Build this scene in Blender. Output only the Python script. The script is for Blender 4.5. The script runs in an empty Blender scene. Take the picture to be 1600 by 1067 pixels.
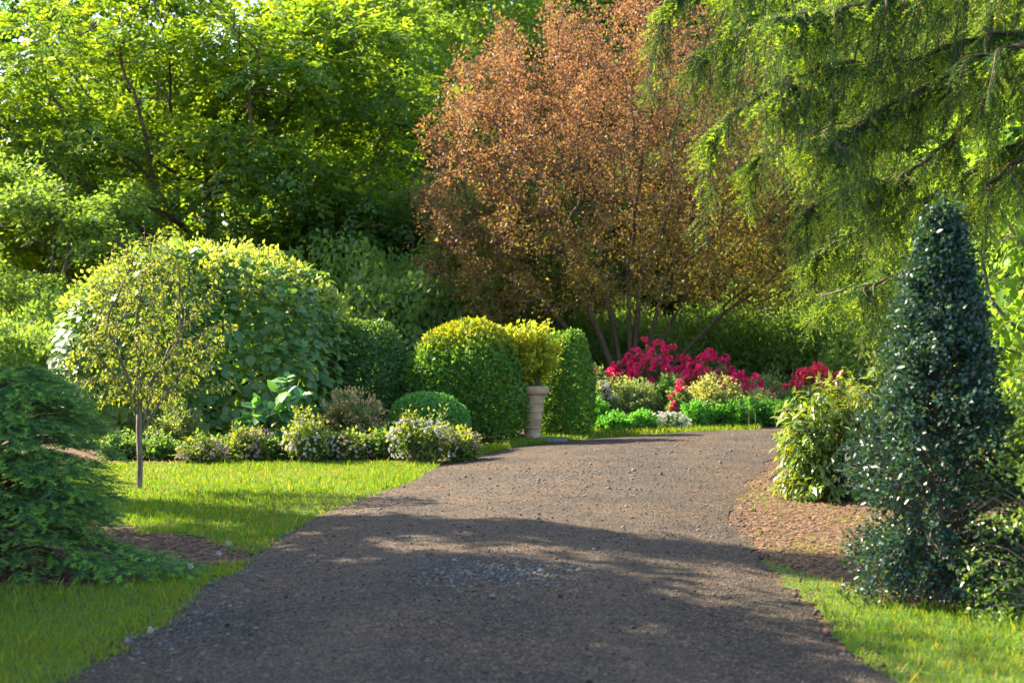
import bpy, math
import numpy as np
from mathutils import Vector, Matrix
from mathutils.geometry import tessellate_polygon

sc = bpy.context.scene
# ------------------------------------------------------------------ camera, sky, sun, exposure
CAM = np.array([0.0, 0.0, 1.6])
FPX = 2222.0                                   # focal length in photo pixels (50 mm on 36 mm, 1600 px wide)
cam_d = bpy.data.cameras.new("camera"); cam_d.lens = 50.0; cam_d.sensor_width = 36.0
cam_d.clip_start = 0.1; cam_d.clip_end = 3000
cam_d.dof.use_dof = True; cam_d.dof.focus_distance = 15.0; cam_d.dof.aperture_fstop = 2.6
cam = bpy.data.objects.new("camera", cam_d); sc.collection.objects.link(cam)
cam.location = CAM; cam.rotation_euler = (math.radians(90), 0, 0); sc.camera = cam

SUN_EL = math.radians(36.0); SUN_AZ = math.atan2(-0.85, 0.53)      # from +Y, clockwise; the sun stands back left
TOSUN = Vector((math.sin(SUN_AZ)*math.cos(SUN_EL), math.cos(SUN_AZ)*math.cos(SUN_EL), math.sin(SUN_EL)))
world = bpy.data.worlds.new("World"); sc.world = world; world.use_nodes = True
wn = world.node_tree.nodes; wl = world.node_tree.links
sky = wn.new("ShaderNodeTexSky"); sky.sky_type = 'NISHITA'; sky.sun_disc = False
sky.sun_elevation = SUN_EL; sky.sun_rotation = SUN_AZ % (2*math.pi); sky.air_density = 1.0; sky.dust_density = 1.5
wl.new(sky.outputs[0], wn["Background"].inputs[0]); wn["Background"].inputs[1].default_value = 0.112
sun_d = bpy.data.lights.new("sun", 'SUN'); sun_d.energy = 5.0; sun_d.angle = math.radians(0.5); sun_d.color = (1.0, 0.85, 0.62)
sun = bpy.data.objects.new("sun", sun_d); sc.collection.objects.link(sun)
sun.rotation_euler = (-TOSUN).to_track_quat('-Z', 'Y').to_euler(); sun.location = TOSUN*60
sc.view_settings.view_transform = 'Standard'; sc.view_settings.look = 'None'
sc.view_settings.gamma = 1.0; sc.view_settings.use_curve_mapping = False
sc.view_settings.exposure = 2.32
sc.render.engine = 'CYCLES'
sc.cycles.max_bounces = 8; sc.cycles.diffuse_bounces = 4; sc.cycles.glossy_bounces = 2; sc.cycles.transmission_bounces = 5
sc.cycles.sample_clamp_indirect = 6.0

R = np.random.default_rng(7)
COL = sc.collection

# ------------------------------------------------------------------ helpers
def at(px, py, d):                              # a photo pixel at depth d -> a point in the place
    return np.array([(px-800)/FPX*d, d, 1.6-(py-533.5)/FPX*d])
def gd(px, py):                                 # a photo pixel on flat ground -> (x, y)
    d = 1.6*FPX/(py-533.5)
    return np.array([(px-800)/FPX*d, d])
def unit(v): return v/np.maximum(np.linalg.norm(v, axis=-1, keepdims=True), 1e-9)
def rnd_dirs(n, rng=R): return unit(rng.normal(size=(n, 3)))
def terrain(x, y):
    x = np.asarray(x, float); y = np.asarray(y, float)
    far = np.clip(y-29, 0, 400)
    return 0.02*far*far/(far+8)

def mesh_from(name, V, F, rnd=None, tip=None, mats=None, smooth=False):
    V = np.asarray(V, np.float32); F = np.asarray(F, np.int32)
    k = F.shape[1]; me = bpy.data.meshes.new(name)
    me.vertices.add(len(V)); me.vertices.foreach_set("co", V.ravel())
    me.loops.add(F.size); me.loops.foreach_set("vertex_index", F.ravel())
    me.polygons.add(len(F)); me.polygons.foreach_set("loop_start", np.arange(len(F), dtype=np.int32)*k)
    if smooth: me.polygons.foreach_set("use_smooth", np.ones(len(F), bool))
    for nm, a in (("rnd", rnd), ("tip", tip)):
        if a is not None:
            at_ = me.attributes.new(nm, 'FLOAT', 'FACE'); at_.data.foreach_set("value", np.asarray(a, np.float32))
    me.update(calc_edges=True)
    for m in (mats or []): me.materials.append(m)
    return me
def link(name, me, parent=None, loc=None):
    o = bpy.data.objects.new(name, me); COL.objects.link(o)
    if parent is not None: o.parent = parent
    if loc is not None: o.location = loc
    return o
def tag(o, label=None, cat=None, group=None, kind=None):
    if label: o["label"] = label
    if cat: o["category"] = cat
    if group: o["group"] = group
    if kind: o["kind"] = kind
    return o
def thing(name, label, cat, loc, group=None):
    o = link(name, None, None, loc); o.empty_display_size = .2
    return tag(o, label, cat, group)

class Geo:                                      # collects triangles
    def __init__(s): s.V=[]; s.F=[]; s.r=[]; s.t=[]; s.n=0
    def add(s, V, F, r=0.5, t=0.0):
        V=np.asarray(V,float).reshape(-1,3); F=np.asarray(F,int).reshape(-1,3)
        s.V.append(V); s.F.append(F+s.n); s.n+=len(V)
        s.r.append(np.broadcast_to(np.asarray(r,float),(len(F),))); s.t.append(np.broadcast_to(np.asarray(t,float),(len(F),)))
        return s
    def mesh(s, name, mat, smooth=False):
        return mesh_from(name, np.vstack(s.V), np.vstack(s.F), np.concatenate(s.r), np.concatenate(s.t), [mat], smooth)
    def build(s, name, mat, parent=None, smooth=False, kind=None):
        o = link(name, s.mesh(name, mat, smooth), parent)
        if kind: o["kind"] = kind
        return o

# leaf-like templates: x along the leaf, y across, z its upper side; each is (verts, tris, tip value per tri)
def T_leaf(w=.26, fold=.07, droop=.06):
    V=np.array([(0,0,0),(.45,w,fold),(1,0,-droop),(.45,-w,fold)]); F=np.array([(0,2,1),(0,3,2)]); return V,F,np.zeros(2)
def T_broad(w=.36, fold=.07, droop=.12):
    V=np.array([(0,0,0),(.28,w*.85,fold),(.66,w*.8,fold*.4),(1,0,-droop),(.66,-w*.8,fold*.4),(.28,-w*.85,fold),(.48,0,.0)])
    F=np.array([(0,6,1),(1,6,2),(2,6,3),(3,6,4),(4,6,5),(5,6,0)]); return V,F,np.zeros(6)
def T_spray(pairs=4, w=.055, ll=.42):
    V=[];F=[];rng=np.random.default_rng(3)
    def leaf(o,d,l,z):
        n=len(V); o=np.array(o); d=np.array(d); s=np.array((-d[1],d[0],0))
        V.extend([o, o+d*l*.5+s*w+np.array((0,0,z)), o+d*l+np.array((0,0,-.12*l)), o+d*l*.5-s*w+np.array((0,0,z))]); F.extend([(n,n+2,n+1),(n,n+3,n+2)])
    for i in range(pairs):
        x=.12+.7*i/(pairs-1) if pairs>1 else .4
        for s in (-1,1):
            a=math.radians(48-8*i+rng.uniform(-8,8)); leaf((x,0,-.1*x*x),(math.cos(a),s*math.sin(a),0),ll*(1-.25*abs(i-pairs*.4)/pairs),.02)
    leaf((.8,0,-.08),(1,0,0),ll*.8,.02)
    return np.array(V),np.array(F),np.zeros(len(F))
def T_twig(n=22, nl=.16, new=.45, nw=.026):              # a conifer shoot: stem and needles, tip value 1 on the new growth
    rng=np.random.default_rng(11); V=[(0,-.008,0),(0,.008,0),(1,0,-.03)]; F=[(0,1,2)]; t=[0.0]
    for i in range(n):
        x=.04+.94*i/(n-1); a=i*2.4; l=nl*(1-.3*x); c,s=math.cos(a),math.sin(a)
        side=np.array((0,-s,c))*nw; base=np.array((x,0,-.03*x)); out=np.array((.62*l,c*l*.85,s*l*.62+.03*l))
        k=len(V); V.extend([base-side,base+side,base+out]); F.append((k,k+1,k+2)); t.append(1.0 if x>new else 0.0)
    return np.array(V,float),np.array(F),np.array(t)
def T_cup(n=5, w=.3):                            # a small open flower facing +x
    V=[(0,0,0)];F=[]
    for i in range(n):
        a=2*math.pi*i/n; b=a+2*math.pi/n*.9; k=len(V)
        V.extend([(.5,.5*math.cos(a),.5*math.sin(a)),(.5,.5*math.cos(b),.5*math.sin(b))]); F.append((0,k,k+1))
    return np.array(V,float),np.array(F),np.zeros(len(F))

def frames(D, N):
    x=unit(D); y=np.cross(N,x); bad=np.linalg.norm(y,axis=1)<1e-3
    y[bad]=np.cross(np.array([0.3,.9,.2]),x[bad]); y=unit(y); z=np.cross(x,y); return x,y,z
def scatter(T, P, D, N, S, r=None, tip=None, rng=R, tipmul=None):
    V0,F0,t0=T; n=len(P); x,y,z=frames(D,N); S=np.broadcast_to(np.asarray(S,float),(n,))
    W=(V0[None,:,0,None]*x[:,None]+V0[None,:,1,None]*y[:,None]+V0[None,:,2,None]*z[:,None])*S[:,None,None]+P[:,None]
    F=(F0[None]+(np.arange(n)*len(V0))[:,None,None]).reshape(-1,3)
    r=rng.random(n) if r is None else r
    tt=np.broadcast_to(t0[None],(n,len(F0))) if tip is None else (np.asarray(tip)[:,None]*np.ones(len(F0))[None])
    if tipmul is not None: tt=np.clip(tt*tipmul[:,None],0,1)
    return W.reshape(-1,3),F,np.repeat(r,len(F0)),np.asarray(tt).ravel()

def tube(g, P, rad, k=6, r=.5):
    P=np.asarray(P,float); n=len(P); rad=np.broadcast_to(np.asarray(rad,float),(n,))
    T=np.zeros_like(P); T[1:-1]=P[2:]-P[:-2]; T[0]=P[1]-P[0]; T[-1]=P[-1]-P[-2]; T=unit(T)
    u=np.cross(T[0],(0.31,.2,.93)); 
    if np.linalg.norm(u)<1e-3: u=np.cross(T[0],(1,0,0))
    u=u/np.linalg.norm(u); a=np.arange(k)*2*math.pi/k; V=[]
    for i in range(n):
        u=u-T[i]*np.dot(u,T[i]); u/=max(np.linalg.norm(u),1e-9); v=np.cross(T[i],u)
        V.append(P[i]+rad[i]*(np.cos(a)[:,None]*u+np.sin(a)[:,None]*v))
    V=np.vstack(V); F=[]
    j=np.arange(k); j2=(j+1)%k
    for i in range(n-1):
        A=i*k+j; B=i*k+j2; C=(i+1)*k+j2; E=(i+1)*k+j
        F.append(np.stack([A,B,C],1)); F.append(np.stack([A,C,E],1))
    F=np.vstack(F); 
    g.add(V,F,r)
def spline(pts, n):
    pts=np.asarray(pts,float); m=len(pts); Pp=np.vstack([2*pts[0]-pts[1],pts,2*pts[-1]-pts[-2]])
    t=np.linspace(0,m-1,n); i=np.minimum(t.astype(int),m-2); f=(t-i)[:,None]
    a,b,c,d=Pp[i],Pp[i+1],Pp[i+2],Pp[i+3]
    return .5*((2*b)+(-a+c)*f+(2*a-5*b+4*c-d)*f**2+(-a+3*b-3*c+d)*f**3)

# ------------------------------------------------------------------ materials
def nodes_of(name):
    m=bpy.data.materials.new(name); m.use_nodes=True; nt=m.node_tree; nt.nodes.clear(); return m,nt,nt.nodes,nt.links
def ramp(n, stops):
    r=n.new("ShaderNodeValToRGB"); e=r.color_ramp.elements
    while len(e)<len(stops): e.new(.5)
    for i,(p,c) in enumerate(stops): e[i].position=p; e[i].color=(*c,1)
    return r
def leaf_mat(name, cols, tf=.45, rough=.55, spec=.2, tip=None, gain=(1.7,1.6,.55), bright=1.8):
    m,nt,n,l=nodes_of(name)
    a=n.new("ShaderNodeAttribute"); a.attribute_name="rnd"; oi=n.new("ShaderNodeObjectInfo")
    ad=n.new("ShaderNodeMath"); ad.operation='ADD'; l.new(a.outputs["Fac"],ad.inputs[0]); l.new(oi.outputs["Random"],ad.inputs[1])
    fr=n.new("ShaderNodeMath"); fr.operation='FRACT'; l.new(ad.outputs[0],fr.inputs[0])
    cols=[tuple(v*bright for v in c) for c in cols]
    k=len(cols); rp=ramp(n,[(i/(k-1) if k>1 else 0,c) for i,c in enumerate(cols)]); l.new(fr.outputs[0],rp.inputs[0]); col=rp.outputs[0]
    if tip is not None:
        t=n.new("ShaderNodeAttribute"); t.attribute_name="tip"; mx=n.new("ShaderNodeMixRGB"); l.new(t.outputs["Fac"],mx.inputs[0]); l.new(col,mx.inputs[1])
        if len(tip)==3 and not hasattr(tip[0],'__len__'): mx.inputs[2].default_value=(*tip,1)
        else:
            rp2=ramp(n,[(i/(len(tip)-1),c) for i,c in enumerate(tip)]); l.new(fr.outputs[0],rp2.inputs[0]); l.new(rp2.outputs[0],mx.inputs[2])
        col=mx.outputs[0]
    mu=n.new("ShaderNodeMixRGB"); mu.blend_type='MULTIPLY'; mu.inputs[0].default_value=1; l.new(col,mu.inputs[1]); mu.inputs[2].default_value=(*gain,1)
    p=n.new("ShaderNodeBsdfPrincipled"); p.inputs["Roughness"].default_value=rough; p.inputs["Specular IOR Level"].default_value=spec; l.new(col,p.inputs["Base Color"])
    tr=n.new("ShaderNodeBsdfTranslucent"); l.new(mu.outputs[0],tr.inputs[0])
    ms=n.new("ShaderNodeMixShader"); ms.inputs[0].default_value=tf; l.new(p.outputs[0],ms.inputs[1]); l.new(tr.outputs[0],ms.inputs[2])
    o=n.new("ShaderNodeOutputMaterial"); l.new(ms.outputs[0],o.inputs[0]); return m
def rough_mat(name, stops, scale, detail=8, rough=.9, bump=.4, bscale=None, bdist=.01, spec=.2, dist=0.0, stretch=None):
    m,nt,n,l=nodes_of(name); tc=n.new("ShaderNodeTexCoord"); src=tc.outputs["Object"]
    if stretch:
        mp=n.new("ShaderNodeMapping"); mp.inputs["Scale"].default_value=stretch; l.new(src,mp.inputs[0]); src=mp.outputs[0]
    no=n.new("ShaderNodeTexNoise"); no.inputs["Scale"].default_value=scale; no.inputs["Detail"].default_value=detail; no.inputs["Roughness"].default_value=.65; no.inputs["Distortion"].default_value=dist; l.new(src,no.inputs["Vector"])
    rp=ramp(n,stops); l.new(no.outputs["Fac"],rp.inputs[0])
    p=n.new("ShaderNodeBsdfPrincipled"); p.inputs["Roughness"].default_value=rough; p.inputs["Specular IOR Level"].default_value=spec; l.new(rp.outputs[0],p.inputs["Base Color"])
    n2=n.new("ShaderNodeTexNoise"); n2.inputs["Scale"].default_value=bscale or scale*2; n2.inputs["Detail"].default_value=6; l.new(src,n2.inputs["Vector"])
    b=n.new("ShaderNodeBump"); b.inputs["Strength"].default_value=bump; b.inputs["Distance"].default_value=bdist; l.new(n2.outputs["Fac"],b.inputs["Height"]); l.new(b.outputs[0],p.inputs["Normal"])
    o=n.new("ShaderNodeOutputMaterial"); l.new(p.outputs[0],o.inputs[0]); return m
def chip_mat(name, cols, rough=.85):
    m,nt,n,l=nodes_of(name); a=n.new("ShaderNodeAttribute"); a.attribute_name="rnd"
    k=len(cols); rp=ramp(n,[(i/(k-1),c) for i,c in enumerate(cols)]); l.new(a.outputs["Fac"],rp.inputs[0])
    p=n.new("ShaderNodeBsdfPrincipled"); p.inputs["Roughness"].default_value=rough; p.inputs["Specular IOR Level"].default_value=.25; l.new(rp.outputs[0],p.inputs["Base Color"])
    o=n.new("ShaderNodeOutputMaterial"); l.new(p.outputs[0],o.inputs[0]); return m

M={}
M['bark']=rough_mat('bark',[(.3,(.045,.03,.02)),(.7,(.15,.105,.07))],9,bump=.8,bdist=.03,stretch=(1,1,.25))
M['bark_grey']=rough_mat('bark_grey',[(.3,(.07,.06,.05)),(.7,(.24,.2,.16))],14,bump=.7,bdist=.02,stretch=(1,1,.3))
M['bark_tan']=rough_mat('bark_tan',[(.3,(.12,.075,.04)),(.7,(.3,.2,.12))],20,bump=.6,bdist=.01)
M['left_tree']=leaf_mat('left_tree_leaf',[(.026,.07,.022),(.045,.1,.026),(.075,.135,.03)],tf=.55,gain=(3.2,2.2,.3),bright=1.75)
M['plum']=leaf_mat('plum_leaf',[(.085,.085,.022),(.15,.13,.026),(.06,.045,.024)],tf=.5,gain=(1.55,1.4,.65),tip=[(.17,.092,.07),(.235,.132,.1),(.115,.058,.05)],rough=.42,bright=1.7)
M['light_tree']=leaf_mat('light_tree_leaf',[(.06,.115,.035),(.095,.16,.045),(.05,.095,.03)],tf=.52,gain=(1.9,1.65,.45))
M['dark_tree']=leaf_mat('dark_tree_leaf',[(.025,.065,.022),(.04,.09,.03),(.055,.12,.03)],tf=.45)
M['right_tree']=leaf_mat('right_tree_leaf',[(.05,.11,.02),(.07,.14,.025),(.10,.17,.03)],tf=.55,gain=(1.9,1.6,.4))
M['mound']=leaf_mat('mound_leaf',[(.04,.095,.03),(.06,.13,.038),(.09,.165,.042)],tf=.4,gain=(2.2,1.8,.5),rough=.42,spec=.45,bright=1.6)
M['mound_sunlit']=leaf_mat('mound_sunlit_leaf',[(.16,.2,.05),(.22,.25,.08),(.12,.19,.04)],tf=.45,bright=1.4)
M['sapling']=leaf_mat('sapling_leaf',[(.10,.14,.026),(.14,.17,.032),(.075,.11,.02),(.14,.13,.03)],tf=.42,gain=(1.5,1.45,.5))
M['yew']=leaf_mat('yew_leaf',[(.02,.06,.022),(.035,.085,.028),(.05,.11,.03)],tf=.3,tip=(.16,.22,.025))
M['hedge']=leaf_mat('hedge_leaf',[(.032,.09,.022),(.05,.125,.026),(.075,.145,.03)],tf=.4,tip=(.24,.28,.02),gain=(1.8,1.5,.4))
M['box']=leaf_mat('box_leaf',[(.03,.10,.02),(.05,.14,.03),(.07,.17,.035)],tf=.35,spec=.45)
M['golden']=leaf_mat('golden_leaf',[(.22,.26,.03),(.28,.29,.035),(.16,.22,.03)],tf=.45,gain=(1.6,1.5,.4),bright=1.4)
M['spruce']=leaf_mat('spruce_needle',[(.026,.07,.03),(.04,.095,.038),(.055,.115,.042)],tf=.25,tip=(.19,.36,.06),rough=.55)
M['weep']=leaf_mat('weeping_spruce_needle',[(.016,.044,.019),(.026,.062,.025),(.045,.076,.032)],tf=.4,tip=(.27,.38,.03),rough=.45,gain=(1.7,1.6,.5))
M['holly']=leaf_mat('holly_leaf',[(.009,.026,.024),(.016,.04,.033),(.026,.054,.038)],tf=.16,rough=.38,spec=.4,gain=(2.5,2.5,.5),tip=(.12,.16,.03))
M['rhodo']=leaf_mat('rhododendron_leaf',[(.04,.085,.022),(.065,.115,.028),(.095,.14,.032)],tf=.33,rough=.33,spec=.5,gain=(1.8,1.7,.4),tip=(.17,.22,.03))
M['azalea']=leaf_mat('azalea_leaf',[(.05,.09,.03),(.08,.12,.04),(.10,.13,.05)],tf=.4,tip=(.2,.22,.08))
M['greygreen']=leaf_mat('grey_green_leaf',[(.10,.14,.06),(.14,.18,.08),(.08,.12,.05)],tf=.4)
M['varieg']=leaf_mat('variegated_leaf',[(.12,.16,.06),(.26,.28,.12),(.2,.17,.07),(.09,.13,.05)],tf=.4)
M['fern']=leaf_mat('feathery_leaf',[(.04,.14,.025),(.06,.17,.03),(.08,.2,.035)],tf=.4)
M['spirea']=leaf_mat('spirea_leaf',[(.09,.13,.05),(.13,.17,.065),(.075,.11,.045)],tf=.4,tip=(.42,.3,.2))
M['hyd']=leaf_mat('hydrangea_leaf',[(.04,.12,.05),(.06,.15,.06),(.09,.18,.06)],tf=.35,spec=.4)
M['low']=leaf_mat('low_shrub_leaf',[(.05,.1,.03),(.08,.14,.04),(.035,.075,.03)],tf=.4,tip=(.22,.27,.05))
M['grass']=leaf_mat('grass_blade',[(.042,.12,.014),(.07,.15,.015),(.115,.175,.016),(.09,.16,.014),(.2,.18,.05)],tf=.45,gain=(1.8,1.5,.25),bright=1.35)
M['pink']=leaf_mat('crimson_petal',[(.5,.012,.07),(.62,.03,.14),(.42,.01,.09),(.66,.06,.2)],tf=.35,gain=(1.1,1.0,1.0),bright=1.45)
M['coral']=leaf_mat('coral_petal',[(.6,.05,.09),(.65,.08,.14),(.5,.03,.06)],tf=.35,gain=(1.1,1,1),bright=1.45)
M['white']=leaf_mat('white_petal',[(.75,.72,.66),(.8,.78,.74),(.7,.62,.6)],tf=.3,gain=(1,1,1),bright=.7)
M['mauve']=leaf_mat('mauve_petal',[(.45,.33,.36),(.55,.42,.42),(.35,.24,.28)],tf=.3,gain=(1,1,1),bright=.7)
M['blush']=leaf_mat('blush_petal',[(.65,.5,.46),(.6,.42,.4),(.7,.6,.52)],tf=.3,gain=(1,1,1),bright=.7)
M['dry']=chip_mat('mulch_chip',[(.06,.03,.016),(.12,.066,.034),(.18,.115,.065),(.085,.046,.025)])
M['stone']=chip_mat('gravel_stone',[(.02,.018,.016),(.05,.043,.037),(.09,.074,.06),(.035,.032,.03),(.17,.15,.13)])
M['palestone']=chip_mat('pale_stone',[(.09,.09,.09),(.15,.145,.14),(.07,.07,.073),(.2,.195,.185)])
M['stem']=rough_mat('stem_bark',[(.3,(.10,.07,.04)),(.7,(.22,.16,.1))],20,bump=.3)
M['straw']=leaf_mat('straw_stalk',[(.45,.34,.10),(.5,.4,.14)],tf=.2,gain=(1,1,1),bright=.7)

# gravel of the drive
def drive_mat():
    m,nt,n,l=nodes_of('drive_gravel'); tc=n.new("ShaderNodeTexCoord"); src=tc.outputs["Object"]
    v=n.new("ShaderNodeTexVoronoi"); v.inputs["Scale"].default_value=95; l.new(src,v.inputs["Vector"])
    sp=n.new("ShaderNodeSeparateColor"); l.new(v.outputs["Color"],sp.inputs[0])
    rp=ramp(n,[(0,(.009,.0072,.006)),(.3,(.027,.021,.0155)),(.6,(.056,.0405,.027)),(.86,(.096,.071,.048)),(1,(.21,.17,.13))]); l.new(sp.outputs[0],rp.inputs[0])
    n1=n.new("ShaderNodeTexNoise"); n1.inputs["Scale"].default_value=.9; n1.inputs["Detail"].default_value=6; n1.inputs["Roughness"].default_value=.6; l.new(src,n1.inputs["Vector"])
    br=ramp(n,[(.33,(.6,.6,.62)),(.5,(.95,.9,.85)),(.66,(1.35,1.14,.92))]); l.new(n1.outputs["Fac"],br.inputs[0])
    mu=n.new("ShaderNodeMixRGB"); mu.blend_type='MULTIPLY'; mu.inputs[0].default_value=1; l.new(rp.outputs[0],mu.inputs[1]); l.new(br.outputs[0],mu.inputs[2])
    n2=n.new("ShaderNodeTexNoise"); n2.inputs["Scale"].default_value=9; n2.inputs["Detail"].default_value=8; n2.inputs["Roughness"].default_value=.7; l.new(src,n2.inputs["Vector"])
    r2=ramp(n,[(.35,(.75,.75,.75)),(.65,(1.2,1.17,1.12))]); l.new(n2.outputs["Fac"],r2.inputs[0])
    v3=n.new("ShaderNodeTexVoronoi"); v3.inputs["Scale"].default_value=38; l.new(src,v3.inputs["Vector"]); s3=n.new("ShaderNodeSeparateColor"); l.new(v3.outputs["Color"],s3.inputs[0])
    r3=ramp(n,[(0,(.5,.5,.52)),(.25,(.85,.85,.85)),(.8,(1.1,1.08,1.05)),(1,(1.8,1.75,1.7))]); l.new(s3.outputs[1],r3.inputs[0])
    m5=n.new("ShaderNodeMixRGB"); m5.blend_type='MULTIPLY'; m5.inputs[0].default_value=.75; l.new(mu.outputs[0],m5.inputs[1]); l.new(r3.outputs[0],m5.inputs[2])
    m2=n.new("ShaderNodeMixRGB"); m2.blend_type='MULTIPLY'; m2.inputs[0].default_value=1; l.new(m5.outputs[0],m2.inputs[1]); l.new(r2.outputs[0],m2.inputs[2])
    ta=n.new("ShaderNodeAttribute"); ta.attribute_name="track"; tn=n.new("ShaderNodeMath"); tn.operation='MULTIPLY'; l.new(ta.outputs["Fac"],tn.inputs[0]); nr=ramp(n,[(.35,(0,0,0)),(.6,(1,1,1))]); l.new(n1.outputs["Fac"],nr.inputs[0]); l.new(nr.outputs[0],tn.inputs[1])
    m3=n.new("ShaderNodeMixRGB"); l.new(tn.outputs[0],m3.inputs[0]); l.new(m2.outputs[0],m3.inputs[1]); 
    m4=n.new("ShaderNodeMixRGB"); m4.inputs[0].default_value=.35; l.new(m2.outputs[0],m4.inputs[1]); m4.inputs[2].default_value=(.085,.062,.042,1); l.new(m4.outputs[0],m3.inputs[2]); m2=m3
    p=n.new("ShaderNodeBsdfPrincipled"); p.inputs["Roughness"].default_value=.85; p.inputs["Specular IOR Level"].default_value=.3; l.new(m2.outputs[0],p.inputs["Base Color"])
    b=n.new("ShaderNodeBump"); b.inputs["Strength"].default_value=.9; b.inputs["Distance"].default_value=.012; l.new(v.outputs["Distance"],b.inputs["Height"]); b.invert=True
    b2=n.new("ShaderNodeBump"); b2.inputs["Strength"].default_value=.6; b2.inputs["Distance"].default_value=.03; l.new(n2.outputs["Fac"],b2.inputs["Height"]); l.new(b.outputs[0],b2.inputs["Normal"]); l.new(b2.outputs[0],p.inputs["Normal"])
    o=n.new("ShaderNodeOutputMaterial"); l.new(p.outputs[0],o.inputs[0]); return m
M['drive']=drive_mat()
M['ground']=rough_mat('mulched_soil',[(.3,(.04,.022,.013)),(.5,(.085,.05,.028)),(.7,(.14,.09,.052))],14,detail=10,bump=.8,bscale=30,bdist=.03)
M['lawn']=rough_mat('lawn_turf',[(.3,(.035,.07,.012)),(.55,(.06,.11,.018)),(.75,(.11,.12,.03))],6,detail=10,bump=.6,bscale=60,bdist=.02)
M['terracotta']=rough_mat('weathered_terracotta',[(.25,(.24,.15,.085)),(.5,(.38,.27,.165)),(.75,(.48,.36,.24))],7,detail=10,bump=.25,bscale=25,bdist=.008,rough=.85)
M['slab']=rough_mat('slate_slab',[(.3,(.09,.095,.10)),(.7,(.17,.175,.18))],8,bump=.3)

# ------------------------------------------------------------------ the setting: ground, drive, lawns
def axis(lim0, lim1, fine0, fine1, f):
    a=[fine0]; s=f
    while a[0]>lim0: s*=1.35; a.insert(0,a[0]-s)
    a+=list(np.arange(fine0+f,fine1,f)); s=f
    while a[-1]<lim1: s*=1.35; a.append(a[-1]+s)
    return np.array(a)
gx=axis(-900,900,-16,16,.8); gy=axis(-300,1500,-4,46,.8)
X,Y=np.meshgrid(gx,gy); Z=terrain(X,Y); nx=len(gx); ny=len(gy)
idx=np.arange(nx*ny).reshape(ny,nx); Fq=np.stack([idx[:-1,:-1],idx[:-1,1:],idx[1:,1:],idx[1:,:-1]],-1).reshape(-1,4)
tag(link('ground',mesh_from('ground',np.stack([X,Y,Z],-1).reshape(-1,3),Fq,mats=[M['ground']],smooth=True)),kind='structure')

Lp=[(-2.4,-5),(-2.35,-1),(-2.25,3)]+[tuple(gd(*p)) for p in [(100,1067),(240,985),(345,910),(430,850),(520,800),(610,762),(700,730),(790,706),(880,692),(980,682),(1100,675),(1300,669),(1700,664)]]
Rp=[(2.1,-5),(2.05,-1),(1.95,3)]+[tuple(gd(*p)) for p in [(1400,1067),(1290,975),(1215,895),(1165,840),(1150,800),(1165,765),(1190,738),(1215,718),(1290,705),(1400,698),(1520,694),(1700,690),(2100,686)]]
NL=340; NW=56
LE=spline(Lp,NL); RE=spline(Rp,NL)
jl=np.convolve(R.normal(size=NL+30),np.ones(9)/9,'same')[15:-15]*.13; jr=np.convolve(R.normal(size=NL+30),np.ones(9)/9,'same')[15:-15]*.13
wd=unit(RE-LE); LEj=LE+wd*jl[:,None]; REj=RE+wd*jr[:,None]
def lumps(x,y,seed,n=14,f0=.8,f1=5):
    rr=np.random.default_rng(seed); z=0
    for i in range(n):
        f=f0*(f1/f0)**(i/(n-1)); a=rr.uniform(0,2*math.pi); z=z+np.sin(f*(x*math.cos(a)+y*math.sin(a))+rr.uniform(0,6.28))/f**.6
    return z/n
s=np.linspace(0,1,NW); DP=LEj[:,None]*(1-s)[None,:,None]+REj[:,None]*s[None,:,None]
def drive_z(x,y,s): return .009+.05*(4*s*(1-s))**.8+(.035*lumps(x,y,5)+.02)*np.clip(np.minimum(s,1-s)*6,0,1)+.02*np.exp(-((s-.5)/.16)**2)
DZ=drive_z(DP[...,0],DP[...,1],s[None]); DZ+=R.normal(size=DZ.shape)*.0025
idx=np.arange(NL*NW).reshape(NL,NW); Fq=np.stack([idx[:-1,:-1],idx[:-1,1:],idx[1:,1:],idx[1:,:-1]],-1).reshape(-1,4)
dm=mesh_from('driveway',np.concatenate([DP,DZ[...,None]],-1).reshape(-1,3),Fq,mats=[M['drive']],smooth=True)
wv=np.tile(s[None],(NL,1)); trk=np.maximum(np.exp(-((wv-.29)/.085)**2),np.exp(-((wv-.71)/.085)**2)); at_=dm.attributes.new('track','FLOAT','POINT'); at_.data.foreach_set('value',trk.ravel().astype(np.float32))
tag(link('driveway',dm),kind='structure')
def drive_pts(n, t0, t1, s0=.01, s1=.99, rng=R):    # random points lying on the drive
    t=rng.uniform(t0,t1,n)*(NL-1); i=np.minimum(t.astype(int),NL-2); f=t-i; u=rng.uniform(s0,s1,n)*(NW-1); j=np.minimum(u.astype(int),NW-2); g=u-j
    def bl(A): 
        w=lambda a:a[:,None] if A.ndim==3 else a
        return A[i,j]*w((1-f)*(1-g))+A[i+1,j]*w(f*(1-g))+A[i,j+1]*w((1-f)*g)+A[i+1,j+1]*w(f*g)
    p=bl(DP); return np.column_stack([p,bl(DZ)])

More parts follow.
